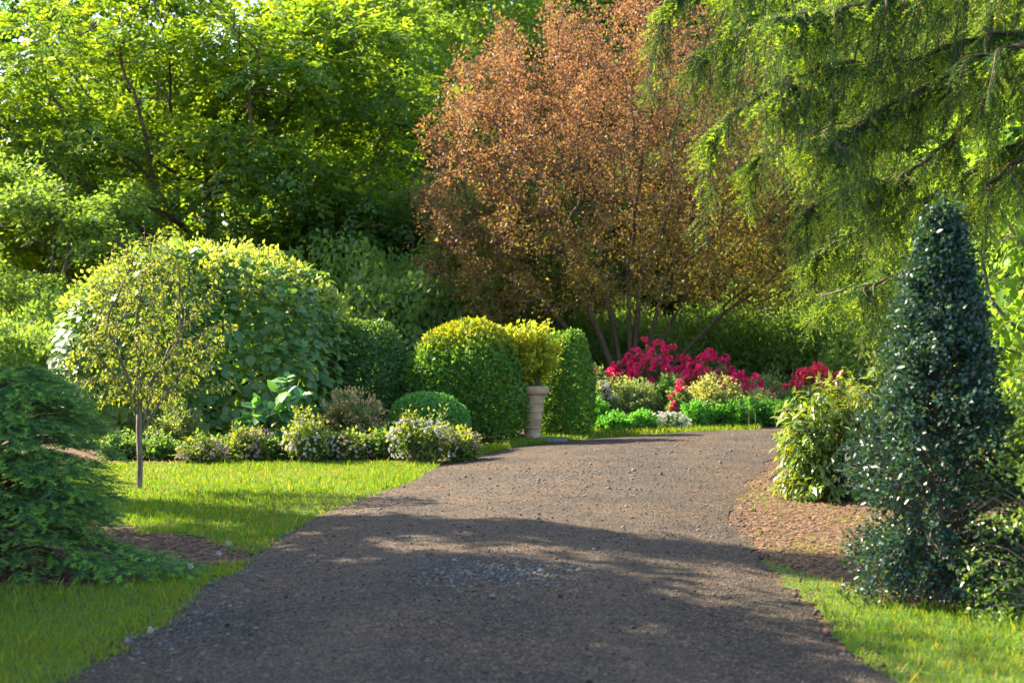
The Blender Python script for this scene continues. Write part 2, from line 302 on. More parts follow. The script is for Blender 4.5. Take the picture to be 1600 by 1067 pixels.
def inside(poly,P):
    poly=np.asarray(poly); x,y=P[:,0],P[:,1]; c=np.zeros(len(P),bool); j=len(poly)-1
    for i in range(len(poly)):
        a,b=poly[i],poly[j]; cond=((a[1]>y)!=(b[1]>y))&(x<(b[0]-a[0])*(y-a[1])/(b[1]-a[1]+1e-12)+a[0]); c^=cond; j=i
    return c
drive_poly=np.vstack([LEj,REj[::-1]])
def sheet(name,poly,z,mat):
    tris=tessellate_polygon([[Vector((p[0],p[1],0)) for p in poly]])
    V=np.column_stack([poly,np.full(len(poly),z)]); 
    F=np.array([t if np.cross(poly[t[1]]-poly[t[0]],poly[t[2]]-poly[t[0]])>0 else t[::-1] for t in tris])
    return tag(link(name,mesh_from(name,V,F,mats=[mat])),kind='structure')
def wob(pts,n=90,a=.05):
    pts=np.asarray(pts); p=spline(np.vstack([pts,pts[:1]]),n)[:-1]; return p+R.normal(size=p.shape)*a
lawn_far=wob([gd(*p) for p in [(690,724),(560,723),(430,723),(300,724),(170,725),(40,728),(-120,732)]]+[(-9.5,14.5),(-8,11.2)]+[gd(*p) for p in [(120,822),(210,835),(300,838),(370,862),(450,862),(560,812),(640,765)]],140,.03)
lawn_near=wob([(-8.5,9.2),(-6,9.4)]+[gd(*p) for p in [(60,918),(190,908),(280,893),(370,880),(410,868),(440,872),(380,930),(270,1000),(150,1080)]]+[(-2.0,4.5),(-2.1,1),(-2.2,-3),(-9,-3)],120,.03)
lawn_right=wob([gd(*p) for p in [(1180,872),(1290,905),(1380,940),(1480,948),(1600,950)]]+[(6.5,8.3),(8,5),(7,-3),(1.9,-3),(1.8,2),(1.75,5)]+[gd(*p) for p in [(1380,1067),(1300,990),(1235,920)]],120,.03)
bank=wob([gd(*p) for p in [(720,722),(800,700),(900,688),(1000,680),(1100,674),(1180,671),(1180,666),(1090,668),(1000,672),(900,680),(820,688),(740,706)]],80,.02)
sheet('lawn',lawn_far,.006,M['lawn']); sheet('lawn',lawn_near,.006,M['lawn']); sheet('lawn',lawn_right,.006,M['lawn']); sheet('lawn',bank,.006,M['lawn'])

# grass
def T_blade():
    V=np.array([(0,-.06,0),(0,.06,0),(.55,.045,.06),(.55,-.045,.06),(1,0,.28)]); F=np.array([(0,1,2),(0,2,3),(3,2,4)]); return V,F,np.zeros(3)
def T_blade2():
    V=np.array([(0,-.075,0),(0,.075,0),(.5,.06,.06),(1,0,.28)]); F=np.array([(0,1,2),(0,2,3)]); return V,F,np.zeros(2)
def grass(name,label,poly,dens,h,mask=None,fringe=0.0,tall=.0,hue=.45,wide=1.0):
    poly=np.asarray(poly); lo,hi=poly.min(0),poly.max(0); n=int((hi-lo).prod()*dens); P=R.uniform(lo,hi,(n,2)); P=P[inside(poly,P)]
    d=P[:,1]; vis=(d>4.5)&(np.abs(P[:,0])<d*.40+.4); P=P[vis]
    if fringe<=0: P=P[~inside(drive_poly,P+(R.normal(size=P.shape)*.05+.12*lumps(P[:,0],P[:,1],41,f0=3,f1=14)[:,None]))]
    if mask is not None: P=P[mask(P)]
    n=len(P); ten=lumps(P[:,0],P[:,1],9,f0=1.5,f1=9)
    hh=h*(.55+.9*R.random(n))*(1+1.1*ten)
    if tall: hh=np.where(R.random(n)<tall,hh*2.0,hh)
    D=np.column_stack([R.normal(size=(n,2))*.42,np.ones(n)]); N=np.column_stack([R.normal(size=(n,2)),np.zeros(n)])
    g=Geo(); g.add(*scatter(T_blade2() if P[:,1].mean()>11 else T_blade(),np.column_stack([P,np.full(n,.004)]),D,N,hh,r=np.clip(hue+ten*.9+R.normal(size=n)*.2,0,.97)))
    o=g.build(name,M['grass']); return tag(o,label,'grass',kind='stuff')
def edge_thin(P):                       # sparse where the bare mulch shows
    return lumps(P[:,0],P[:,1],21,f0=1.2,f1=7)+R.normal(size=len(P))*.12>-.12
grass('grass','sunlit short lawn grass around the young tree',lawn_far,2100,.04,tall=.015)
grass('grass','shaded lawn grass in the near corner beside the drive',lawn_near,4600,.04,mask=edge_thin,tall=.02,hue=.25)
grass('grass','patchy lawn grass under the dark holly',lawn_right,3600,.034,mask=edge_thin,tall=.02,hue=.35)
grass('grass','thin strip of grass along the far verge',bank,900,.08)
mulch_right=np.array([gd(*p) for p in [(1150,800),(1150,765),(1200,735),(1400,780),(1560,860),(1600,950),(1380,945),(1210,885)]])
grass('grass','sparse grass seedlings on the brown mulch by the drive',mulch_right,700,.03,mask=lambda P:lumps(P[:,0],P[:,1],33,f0=1.5,f1=9)+R.normal(size=len(P))*.1>.10)

# mulch chips
def T_chip():
    V=np.array([(0,-.22,0),(1,-.16,.05),(1,.2,0),(0,.22,.06),(.5,0,.22)]); F=np.array([(0,1,4),(1,2,4),(2,3,4),(3,0,4)]); return V,F,np.zeros(4)
def chips(label,poly,n,smin,smax):
    poly=np.asarray(poly); lo,hi=poly.min(0),poly.max(0); P=R.uniform(lo,hi,(n*3,2)); P=P[inside(poly,P)][:n]; m=len(P)
    a=R.uniform(0,6.28,m); D=np.column_stack([np.cos(a),np.sin(a),R.normal(size=m)*.12]); N=np.tile([0,0,1.],(m,1))+R.normal(size=(m,3))*.15
    g=Geo(); g.add(*scatter(T_chip(),np.column_stack([P,np.full(m,.006)]),D,N,R.uniform(smin,smax,m))); tag(g.build('mulch',M['dry']),label,'mulch',kind='stuff')
chips('brown bark mulch on the ground in front of the holly',mulch_right,9000,.015,.05)
chips('bark mulch strip under the low spruce',np.array([gd(*p) for p in [(-60,835),(150,822),(300,838),(400,860),(300,895),(180,915),(-60,930)]]),5000,.015,.05)
chips('mulch along the edge of the flower bed behind the lawn',np.array([gd(*p) for p in [(100,726),(700,724),(760,712),(700,704),(100,712)]]),4500,.02,.07)
chips('dry bark crumbs spilling over the drive edge by the holly',np.vstack([RE[60:215]-wd[60:215]*.22,(RE[60:215]+wd[60:215]*.15)[::-1]]),3200,.012,.035)
chips('dry leaf litter scattered along the drive edges',np.vstack([LE[60:200]-wd[60:200]*.12,(LE[60:200]+wd[60:200]*.25)[::-1]]),1600,.012,.03)

# loose stones
def T_stone():
    V=np.array([(1,0,0),(0,.8,0),(-.9,.1,0),(.1,-.85,0),(.15,.1,.62),(0,0,-.4)]); 
    F=np.array([(0,1,4),(1,2,4),(2,3,4),(3,0,4),(1,0,5),(2,1,5),(3,2,5),(0,3,5)]); return V,F,np.zeros(8)
def stones(g,P,size):
    n=len(P); a=R.uniform(0,6.28,n); D=np.column_stack([np.cos(a),np.sin(a),R.normal(size=n)*.25]); N=np.tile([0,0,1.],(n,1))+R.normal(size=(n,3))*.35
    P=P+np.column_stack([np.zeros((n,2)),size*.12]); g.add(*scatter(T_stone(),P,D,N,size))
tmin=.14
g=Geo(); P=drive_pts(13000,tmin,.62); P=P[P[:,1]>5.8]; stones(g,P,np.exp(R.normal(size=len(P))*.45)*.0065)
for E,sg in ((LE,-1),(RE,1)):
    i=R.integers(55,230,1300); off=np.abs(R.normal(size=1300))*.11-.03; q=E[i]+wd[i]*(sg*off)[:,None]+R.normal(size=(1300,2))*.04; stones(g,np.column_stack([q,np.full(1300,.008)]),np.exp(R.normal(size=1300)*.5)*.0075)
tag(g.build('gravel',M['stone']),'loose grey gravel strewn over the drive','gravel',kind='stuff')
g=Geo()
for (cx,cy,sx,sy,n) in [(770,918,75,13,850),(950,748,85,18,800),(1060,712,70,8,500),(1150,692,60,8,500),(250,960,70,50,600),(900,770,80,14,300),(1000,840,150,30,250)]:
    c=np.column_stack([R.normal(cx,sx,n),R.normal(cy,sy,n)]); c=c[(c[:,1]>684)]; P2=np.array([gd(*p) for p in c]); P2=P2[inside(drive_poly,P2)]
    # height of the drive at the nearest grid point
    ii=np.array([np.argmin(((DP-p)**2).sum(-1)) for p in P2]); z=DZ.ravel()[ii]
    stones(g,np.column_stack([P2,z]),np.exp(R.normal(size=len(P2))*.4)*.0115)
tag(g.build('gravel',M['palestone']),'paler coarse stone patches worn out of the drive','gravel',kind='stuff')

# ------------------------------------------------------------------ plant builders
def shell(n, rx, ry, h, p=2.4, lump=.1, lf=3.5, depth=.15, zc=.45, rng=R):
    ld=unit(rng.normal(size=(10,3))); ph=rng.uniform(0,6.28,10); fq=rng.uniform(.6,1.8,10)*lf
    d=rnd_dirs(int(n*1.6),rng); d=d[d[:,2]>-zc/(1-zc)*.98][:n]
    r=(np.abs(d)**p).sum(1)**(-1/p); lu=1+lump*np.sin(d@(ld*fq[:,None]).T+ph).mean(1)*2.2
    t=1-np.abs(rng.normal(size=len(d)))*depth
    P=d*(r*lu*np.clip(t,.15,1))[:,None]*np.array([rx,ry,h*(1-zc)])+np.array([0,0,h*zc])
    low=P[:,2]<.03; P[low,2]=rng.uniform(.02,.1,low.sum())
    n_=unit(d/np.array([rx,ry,h*(1-zc)])); return P,n_,t
def split_leaves(parent,T,P,D,N,S,mat,count,base,name='leaf'):
    """the leaves that show largest become objects of their own; returns the mask of the rest"""
    c=CAM-np.asarray(base); tocam=unit(c-P); score=(P*tocam).sum(1)+.15*np.abs((unit(N)*tocam).sum(1))+R.random(len(P))*.25
    pick=np.argsort(-score)[:count]; V0,F0,t0=T
    me=mesh_from(name,V0,F0,np.full(len(F0),.0),t0,[mat]); x,y,z=frames(D[pick],N[pick]); S=np.broadcast_to(S,(len(P),))
    for k,i in enumerate(pick):
        o=link(name,me,parent); s=S[i]
        o.matrix_basis=Matrix(((x[k,0]*s,y[k,0]*s,z[k,0]*s,P[i,0]),(x[k,1]*s,y[k,1]*s,z[k,1]*s,P[i,1]),(x[k,2]*s,y[k,2]*s,z[k,2]*s,P[i,2]),(0,0,0,1)))
    rest=np.ones(len(P),bool); rest[pick]=False; return rest
def base_pt(px,py,d): 
    x=(px-800)/FPX*d; return (x,d,float(terrain(x,d)))
def stems_from(g,tips,r0,spread=.12,k=4,rng=R):
    for t in tips:
        b=np.array([rng.normal()*spread,rng.normal()*spread,-.03]); m=b*.5+t*.5+np.array([-(t[0]-b[0])*.15,-(t[1]-b[1])*.15,.12*t[2]])
        tube(g,spline([b,m,t],6),np.linspace(r0,r0*.3,6),k)
def clipped(name,label,px,py,d,w,h,dep,mat,n,ls,p=2.6,lump=.05,lf=4,T=None,sunlit_goldtop=0,group=None,depth=.12,cat='shrub',stems=10,zc=.42,clumpy=.0):
    b=base_pt(px,py,d); o=thing(name,label,cat,b,group); T=T or T_leaf(.3)
    P,N,t=shell(n,w/2,dep/2,h,p,lump,lf,depth,zc); D=unit(N*.7+rnd_dirs(len(P))*.75+np.array([0,0,.25])); up=unit(N+rnd_dirs(len(P))*.6)
    tip=np.clip((P[:,2]/h-.72)*5,0,1)*sunlit_goldtop*(R.random(len(P))<.85)*(t>.84)  # yellow new growth towards the top, its colour also standing in for sunlit tops
    tip=np.maximum(tip,(R.random(len(P))<.06)*.6*(t>.9)*(sunlit_goldtop>0))
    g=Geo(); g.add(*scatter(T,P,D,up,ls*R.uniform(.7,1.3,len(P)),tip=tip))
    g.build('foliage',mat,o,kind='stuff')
    g=Geo(); tp=P[R.choice(len(P),stems,replace=False)]*np.array([.8,.8,.85]); stems_from(g,tp,.025); g.build('stems',M['stem'],o); return o,P,N
def loose(name,label,px,py,d,w,h,dep,mat,stems,per,ls,T=None,sig=.03,lo=.35,up=.4,group=None,cat='shrub',lump=.15,tipf=.0,p=2.0,r0=.012,indiv=0,zc=.4,droop=0.0,smat='stem',lumpf=4,inner=.25):
    b=base_pt(px,py,d); o=thing(name,label,cat,b,group); T=T or T_leaf(.3)
    tips,N,_=shell(stems,w/2,dep/2,h,p,lump,lumpf,inner,zc); g=Geo(); LP=[];LD=[];LT=[]
    for t,nn in zip(tips,N):
        bb=np.array([R.normal()*w*.06,R.normal()*dep*.06,-.03]); m=bb*.45+t*.55+np.array([0,0,.10*h]); c=spline([bb,m,t],7); tube(g,c,np.linspace(r0,r0*.35,7),4)
        u=lo+(1-lo)*R.random(per)**.7; k=np.minimum((u*6).astype(int),5); f=(u*6-k)[:,None]; q=c[k]*(1-f)+c[k+1]*f+R.normal(size=(per,3))*sig
        LP.append(q); LD.append(unit(nn*.5+rnd_dirs(per)*.8+np.array([0,0,up]))-np.array([0,0,droop])); LT.append((u>1-tipf)*1.0)
    P=np.vstack(LP);D=np.vstack(LD);tp=np.concatenate(LT); P[:,2]=np.maximum(P[:,2],.02)
    N=unit(np.array([0,0,1.])+rnd_dirs(len(P))*.6); S=ls*R.uniform(.6,1.3,len(P))
    g.build('stems',M[smat],o); rest=np.ones(len(P),bool)
    if indiv: rest=split_leaves(o,T,P,D,N,S,mat,indiv,b)
    g=Geo(); g.add(*scatter(T,P[rest],D[rest],N[rest],S[rest],tip=tp[rest])); g.build('foliage',mat,o,kind='stuff'); return o,tips,N
def truss_mesh(name,mat,n=12):
    rng=np.random.default_rng(5); d=rnd_dirs(n*2,rng); d=d[d[:,2]>-.35][:n]; g=Geo(); g.add(*scatter(T_cup(),d*.45,d,rnd_dirs(len(d),rng),.62,rng=rng)); return g.mesh(name,mat)
def clusters(o,me,P,size,name='flower_cluster'):
    for p in P:
        c=link(name,me,o,p); c.scale=(size*R.uniform(.75,1.25),)*3; c.rotation_euler=(R.normal()*.4,R.normal()*.4,R.uniform(0,6.28))
def small_flowers(o,P,N,size,mat,name='flowers'):
    g=Geo(); n=len(P); g.add(*scatter(T_cup(),P,unit(N+rnd_dirs(n)*.5),rnd_dirs(n),size*R.uniform(.7,1.3,n))); g.build(name,mat,o,kind='stuff')

# ---- trees by space colonisation
def colonize(A, seeds, step, infl, kill, iters=140, up=.0, rng=R):
    pos=[];par=[];root=[]
    for si,sd in enumerate(seeds):
        for i,p in enumerate(sd): par.append(-1 if i==0 else len(pos)-1); pos.append(p); root.append(si)
    pos=[np.asarray(p,float) for p in pos]; A=A.copy(); best=np.full(len(A),1e9); bi=np.zeros(len(A),int)
    def upd(new):
        nonlocal best,bi
        Pn=np.array([pos[i] for i in new]); d=np.linalg.norm(A[:,None]-Pn[None],axis=2); j=d.argmin(1); dm=d[np.arange(len(A)),j]; m=dm<best; best[m]=dm[m]; bi[m]=np.array(new)[j[m]]
    upd(list(range(len(pos))))
    for it in range(iters):
        act=best<infl
        if not act.any(): infl*=1.4; continue
        nodes,inv=np.unique(bi[act],return_inverse=True); PN=np.array([pos[i] for i in nodes]); v=unit(A[act]-PN[inv]); s=np.zeros((len(nodes),3)); np.add.at(s,inv,v)
        s=unit(s+rng.normal(size=s.shape)*.12+np.array([0,0,up])); new=[]
        for i,nd in enumerate(nodes): pos.append(PN[i]+s[i]*step); par.append(int(nd)); root.append(root[nd]); new.append(len(pos)-1)
        upd(new); keep=best>kill; A=A[keep];best=best[keep];bi=bi[keep]
        if len(A)<5 or len(pos)>9000: break
    return np.array(pos),np.array(par),np.array(root)
def radii(par, r0, e):
    n=len(par); acc=np.zeros(n); 
    for i in range(n-1,-1,-1):
        if acc[i]==0: acc[i]=r0**e
        if par[i]>=0: acc[par[i]]+=acc[i]
    return acc**(1/e)
def branch_meshes(pos,par,root,rad,mat,parent,name,rmax=None,fine='branches',thr=0.0):
    n=len(pos); kids=[[] for _ in range(n)]
    for i,p in enumerate(par):
        if p>=0: kids[p].append(i)
    gs={r:Geo() for r in np.unique(root)}; start=[i for i in range(n) if par[i]<0]; stack=[(i,None) for i in start]
    while stack:
        i,pr=stack.pop(); ch=[] if pr is None else [pr]; ch.append(i)
        while kids[i]:
            ks=sorted(kids[i],key=lambda q:-rad[q]); stack+= [(q,i) for q in ks[1:]]; i=ks[0]; ch.append(i)
        if len(ch)<2: continue
        r=rad[ch].copy(); 
        if pr is not None: r[0]=min(r[0],r[1]*1.15)
        if rmax: r=np.minimum(r,rmax)
        tube(gs[root[ch[-1]]],pos[ch],r,8 if r[0]>.05 else 5 if r[0]>.015 else 3)
    for r in gs: gs[r].build(name,mat,parent,smooth=True)
def tree(name,label,loc,seeds,A,step,infl,kill,bark,leafmat,T,nper,ls,sig,r0=.012,e=2.3,tipthr=.02,rmax=None,group=None,droop=.2,part='trunk',tipfn=None,up=0.0,outw=.5,cat='tree',seed=1,single=False,clus=0):
    rng=np.random.default_rng(seed); o=thing(name,label,cat,loc,group)
    pos,par,root=colonize(A,seeds,step,infl,kill,up=up,rng=rng)
    if single:                                  # the limbs grow out of the one trunk
        n0=len(seeds[0])
        for i in np.where(par<0)[0][1:]: par[i]=int(np.argmin(np.linalg.norm(pos[:n0]-pos[i],axis=1)))
        root[:]=0
    rad=radii(par,r0,e)
    branch_meshes(pos,par,root,rad,bark,o,part,rmax)
    fine=np.where(rad<tipthr)[0]; fine=fine[par[fine]>=0]; P=np.repeat(pos[fine],nper,0); Q=np.repeat(pos[par[fine]],nper,0); f=rng.random((len(P),1)); B=P*f+Q*(1-f)
    if clus:                                    # leaves stand in small rosettes along the twigs
        m=(len(B)+clus-1)//clus; B=(B[::clus]+rng.normal(size=(m,3))*sig).repeat(clus,0)[:len(B)]; P=B+rng.normal(size=P.shape)*sig*.26
    else: P=B+rng.normal(size=P.shape)*sig
    c=pos.mean(0); out=unit(P-B)
    D=unit(out*.8+unit(P-c)*outw+rng.normal(size=P.shape)*.35-np.array([0,0,droop])); N=unit(np.array([0,0,1.])+rng.normal(size=P.shape)*.45)
    S=ls*rng.uniform(.65,1.3,len(P)); tip=tipfn(P) if tipfn else None
    g=Geo(); g.add(*scatter(T,P,D,N,S,tip=tip,rng=rng)); g.build('crown',leafmat,o,kind='stuff'); return o,pos,rad
def lobed_tree(name,label,loc,seeds,C,size,step,infl,kill,bark,leafmat,T,per,ls,r0=.02,e=2.3,rmax=None,group=None,seed=1,flat=.55,droop=.4,cat='tree'):
    """a tree whose leaves stand in layered pads round the ends of its boughs"""
    rng=np.random.default_rng(seed); o=thing(name,label,cat,loc,group); S_=size*rng.uniform(.65,1.3,len(C))
    A=np.vstack([C]+[C+rng.normal(size=C.shape)*size*.45 for _ in range(5)])
    pos,par,root=colonize(A,seeds,step,infl,kill,rng=rng); rad=radii(par,r0,e); branch_meshes(pos,par,root,rad,bark,o,'trunk',rmax)
    k=np.repeat(np.arange(len(C)),per); n=len(k); d=rnd_dirs(n,rng); d[:,2]=np.where(d[:,2]<-.25,-d[:,2],d[:,2])
    t=1-np.abs(rng.normal(size=n))*.22; lump=1+.22*np.sin(d[:,0]*5+k)+.2*np.sin(d[:,1]*6+k*2.1)
    P=C[k]+d*(S_[k]*np.clip(t,.1,1)*lump)[:,None]*np.array([1,1,flat]); ctr=C.mean(0); hor=d*np.array([1,1,.3])+unit(C[k]-ctr)*.35
    D=unit(unit(hor)*.9+rng.normal(size=(n,3))*.35-np.array([0,0,droop])); N=unit(np.array([0,0,1.])+d*.5+rng.normal(size=(n,3))*.4)
    g=Geo(); g.add(*scatter(T,P,D,N,ls*rng.uniform(.6,1.3,n),rng=rng)); g.build('crown',leafmat,o,kind='stuff'); return o
def ellip(n,c,r,rng,inner=.35,zmin=.3):
    d=rnd_dirs(n*3,rng); t=(inner**3+(1-inner**3)*rng.random(n*3))**(1/3); P=c+d*t[:,None]*r; return P[P[:,2]>zmin][:n]
def copy_tree(o,loc,rz,s,label):
    c=o.copy(); COL.objects.link(c); c.location=loc; c.rotation_euler=(0,0,rz); c.scale=(s,s,s); c["label"]=label
    for ch in o.children:
        k=ch.copy(); COL.objects.link(k); k.parent=c
    return c

# ------------------------------------------------------------------ the large trees
rng=np.random.default_rng(21)
# tall feathery tree behind the mound
D_=40.0; bx,by,bz=base_pt(320,0,D_); px2m=D_/FPX
C=np.vstack([ellip(128,np.array([-.1,0,6.4]),np.array([6.4,4.8,5.4]),rng,.72,1.6),ellip(22,np.array([-.1,0,6.4]),np.array([4,3,3.6]),rng,.3,1.6),ellip(20,np.array([-5.0,0,3.0]),np.array([2.4,3.0,2.2]),rng,.4,.9),ellip(30,np.array([4.6,-.6,2.9]),np.array([2.2,2.8,2.3]),rng,.4,.8)])
C=C[~((np.abs(C[:,0]+.5)<.9)&(C[:,1]<-1.5)&(C[:,2]>4.2)&(C[:,2]<6.8))]
seeds=[[np.array([0,0,0.]),np.array([.05,0,.8]),np.array([-.1,0,1.6]),np.array([.0,.1,2.4]),np.array([.15,.1,3.2]),np.array([.1,0,4.0])]]
lobed_tree('broadleaf_tree','tall feathery green tree rising behind the leafy mound',(bx,by,bz),seeds,C,1.5,.4,3.2,.7,M['bark'],M['left_tree'],T_spray(3,.1,.46),128,.46,r0=.022,rmax=.28,seed=2,flat=.52)
# copper plum with many stems
D_=33.0; bx,by,bz=base_pt(985,0,D_)
A=np.vstack([ellip(2600,np.array([-.45,0,5.1]),np.array([4.75,4.0,4.6]),rng,.3,1.6),ellip(330,np.array([3.0,0,3.9]),np.array([2.4,2.5,2.0]),rng,.2,1.6)])
A=A[A[:,2]>3.5-.5*np.hypot(A[:,0],A[:,1])]
seeds=[]
for k,(tx,ty,tz) in enumerate([(-2.1,-.3,2.6),(-1.3,-.8,2.9),(-.6,.5,3.0),(-.1,-.6,3.1),(.3,.6,3.1),(.8,-.4,3.0),(1.3,.4,2.6),(2.0,-.1,2.1)]):
    b=np.array([tx*.14,ty*.14,0.0]); e_=np.array([tx,ty,tz]); m=b*.5+e_*.5+np.array([-tx*.10,0,-.05]); seeds.append(list(spline([b,m,e_],8)))
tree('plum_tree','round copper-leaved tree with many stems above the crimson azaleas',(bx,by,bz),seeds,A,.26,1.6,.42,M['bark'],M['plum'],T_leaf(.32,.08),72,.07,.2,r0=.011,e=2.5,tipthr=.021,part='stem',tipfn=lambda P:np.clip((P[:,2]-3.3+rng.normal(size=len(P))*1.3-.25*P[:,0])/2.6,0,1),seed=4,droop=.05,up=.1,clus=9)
# broadleaf behind the hanging spruce, right edge
D_=15.0; bx,by,bz=base_pt(1730,0,D_)
A=np.vstack([ellip(420,np.array([-.2,0,3.0]),np.array([1.9,1.7,2.6]),rng,.4,.7)])
tree('broadleaf_tree','bright broad-leaved tree at the edge behind the holly',(bx,by,bz),[[np.array([0,0,0.]),np.array([0,.05,.6]),np.array([.05,0,1.2])]],A,.2,1.2,.35,M['bark_grey'],M['right_tree'],T_broad(.38),24,.115,.15,r0=.008,tipthr=.014,seed=6,droop=.5)

# background woodland prototypes
def wood(name,label,loc,h,rx,mat,nl,per,ls,seed,bark='bark'):
    rg=np.random.default_rng(seed); C=ellip(nl,np.array([0,0,h*.56]),np.array([rx,rx,h*.45]),rg,.6,h*.1)
    return lobed_tree(name,label,loc,[[np.array([0,0,z]) for z in np.linspace(0,h*.3,5)]],C,h*.125,h*.045,h*.3,h*.08,M[bark],mat,T_leaf(.36,.1),per,ls,r0=.02,group='trees of the woodland behind',seed=seed,flat=.62,droop=.25)
def bp(px,d): return base_pt(px,0,d)
w1=wood('woodland_tree','pale green airy tree showing over the gap between feathery and copper trees',bp(640,52),17,5.2,M['light_tree'],76,640,.24,31,bark='bark_grey')
w2=wood('woodland_tree','dark green bushy tree low behind the copper tree on its spruce side',bp(1190,44),9.5,5.2,M['dark_tree'],80,640,.17,32)
w3=wood('woodland_tree','bright leafy small tree behind the golden clipped shrub',bp(745,38),6.0,3.2,M['light_tree'],70,560,.11,33)
for k,(src,px,d,s_,rz,lab) in enumerate([
    (w1,820,62,1.2,2.2,'pale tall tree directly behind the copper crown'),
    (w1,1010,58,1.1,3.4,'pale tree peeking over the top of the copper tree'),(w1,1330,56,1.05,4.4,'pale tall tree behind the hanging spruce boughs'),
    (w1,1560,48,1.0,5.1,'pale tall tree filling the upper corner above the holly'),(w2,1400,46,1.1,.8,'dark tree behind the holly tip'),
    (w2,-10,78,2.3,1.9,'dark tall tree in the upper corner behind the feathery tree'),(w2,900,47,.8,2.9,'dark low tree glimpsed between the copper stems'),
    (w2,1040,50,.9,4.0,'dark tree behind the base of the copper tree'),(w2,1330,40,.62,5.2,'dark shrubby tree above the coral azalea'),
    (w2,330,62,1.25,5.6,'dark tree directly behind the middle of the feathery crown'),(w2,560,54,1.1,.3,'dark tree deep behind the yew dome'),(w3,640,44,1.0,1.5,'bright small tree over the yew dome'),
    (w3,60,33,.95,2.5,'bright bushy tree at the edge behind the leafy mound'),(w3,1480,36,1.1,3.3,'bright leafy tree behind the holly and hanging spruce'),
    (w1,760,76,1.55,1.7,'tall pale tree far behind the copper crown, its far neighbour'),(w1,1180,70,1.45,3.9,'tall pale tree far behind the hanging boughs'),
    (w2,1600,52,1.2,2.0,'dark tree at the far edge behind the bright broadleaf')]):
    x,y,z=bp(px,d); copy_tree(src,(x,y,z),rz,s_,lab)
# far tree line that closes the view
def far_wood():
    g=Geo(); n=20000; a=R.uniform(-75,75,n); z=R.random(n)**.8*(11+3*lumps(a,a*0,3,f0=.1,f1=.8)*2.5); y=78+R.normal(size=n)*3+.0*a
    P=np.column_stack([a,y,z+terrain(a,y)]); g.add(*scatter(T_leaf(.4),P,rnd_dirs(n),rnd_dirs(n),R.uniform(.8,1.5,n)))
    tag(g.build('forest',M['dark_tree']),'far green woodland closing the view behind all the trees','woodland',kind='stuff')
far_wood()
# neighbours beyond the frame whose shade falls over the near drive
for src,x,y,s_,rz,lab in [(w2,-9.6,10.2,.85,2.1,'tree beside the near lawn just out of the picture, shading the drive'),(w2,-15.0,12.5,1.2,1.1,'second tree beyond the near lawn out of the picture'),(w2,-17.5,13.7,1.2,4.1,'third tree beyond the near lawn out of the picture')]: copy_tree(src,(x,y,0),rz,s_,lab)
rg=np.random.default_rng(77); C=np.column_stack([rg.normal(size=60)*.1,rg.normal(size=60)*.1,np.linspace(2.6,12.8,60)])
lobed_tree('column_tree','slender columnar tree out of the picture whose shadow crosses the drive',(-9.3,17.2,0),[[np.array([0,0,z]) for z in np.linspace(0,12,20)]],C,.37,.3,1.2,.3,M['bark'],M['dark_tree'],T_leaf(.36,.1),240,.13,r0=.012,rmax=.14,seed=78,flat=.8)
# understory below the woodland
def understory():
    first=None
    spots=[(590,34,3.7,'tall understory bush between the leafy mound and the yew dome'),(668,36,3.3,'tall understory bush between the yew dome and the copper tree'),(600,36,2.6,'green understory bush behind the yew dome'),(690,39,2.4,'green understory bush behind the golden clipped shrub'),(800,37,2.2,'green understory bush behind the potted golden shrub'),(900,38,2.4,'green understory bush behind the narrow clipped shrub'),
           (980,40,2.5,'green understory bush glimpsed through the copper tree stems'),(1060,38,2.3,'green understory bush behind the crimson azaleas'),(1130,36,2.5,'green understory bush between crimson and coral azaleas'),(1210,37,2.8,'green understory bush just behind the pale cream-edged shrub'),
           (1290,35,2.6,'green understory bush behind the coral azalea'),(1370,34,2.8,'green understory bush beyond the coral azalea toward the holly'),(1450,30,2.6,'green understory bush hidden behind the holly'),(1540,28,2.6,'green understory bush behind the holly and the bright broadleaf'),(90,29,2.4,'green understory bush at the edge behind the leafy mound'),(-20,27,2.2,'green understory bush at the picture edge above the low spruce'),(1640,24,2.4,'green understory bush at the edge past the holly')]
    for k,(px,d,h,lab) in enumerate(spots):
        loc=base_pt(px,0,d)
        if first is None:
            first=thing('understory_bush',lab,'bush',loc,'understory bushes'); P,N,t=shell(15000,1.0,.9,1.0,2.1,.28,7,.24,.4); g=Geo()
            g.add(*scatter(T_leaf(.36),P,unit(N*.6+rnd_dirs(len(P))*.8),unit(N+rnd_dirs(len(P))*.7+np.array([0,0,.5])),.05*R.uniform(.6,1.3,len(P)))); g.build('foliage',M['light_tree'],first,kind='stuff')
            g=Geo(); stems_from(g,P[:14]*.85,.02,.05); g.build('stems',M['stem'],first); first.scale=(h*.75,h*.75,h)
        else: c=copy_tree(first,loc,k*1.3,1,lab); c.scale=(h*.75,h*.75,h)
understory()

# ------------------------------------------------------------------ clipped shrubs, mound, bed planting
# leafy mound (climbing hydrangea over a support)
b=base_pt(322,0,22.4); o=thing('leafy_mound','great domed mound of broad green leaves behind the young tree','shrub',b)
P,N,t=shell(12500,2.25,1.7,3.0,2.5,.09,7,.09,.38); D=unit(N*.55+np.array([0,0,-.55])+rnd_dirs(len(P))*.5); NN=unit(N+np.array([0,0,.5])+rnd_dirs(len(P))*.35); S=.14*R.uniform(.45,1.4,len(P))
rest=split_leaves(o,T_broad(.44,.05,.12),P,D,NN,S,M['mound'],300,b)
g=Geo(); g.add(*scatter(T_broad(.44,.05,.12),P[rest],D[rest],NN[rest],S[rest])); g.build('foliage',M['mound'],o,kind='stuff')
P,N,t=shell(1700,2.2,1.68,3.05,2.5,.05,6,.05,.38); k=(N[:,2]>.45); P=P[k]+N[k]*.05; N=N[k]; g=Geo(); n=len(P)
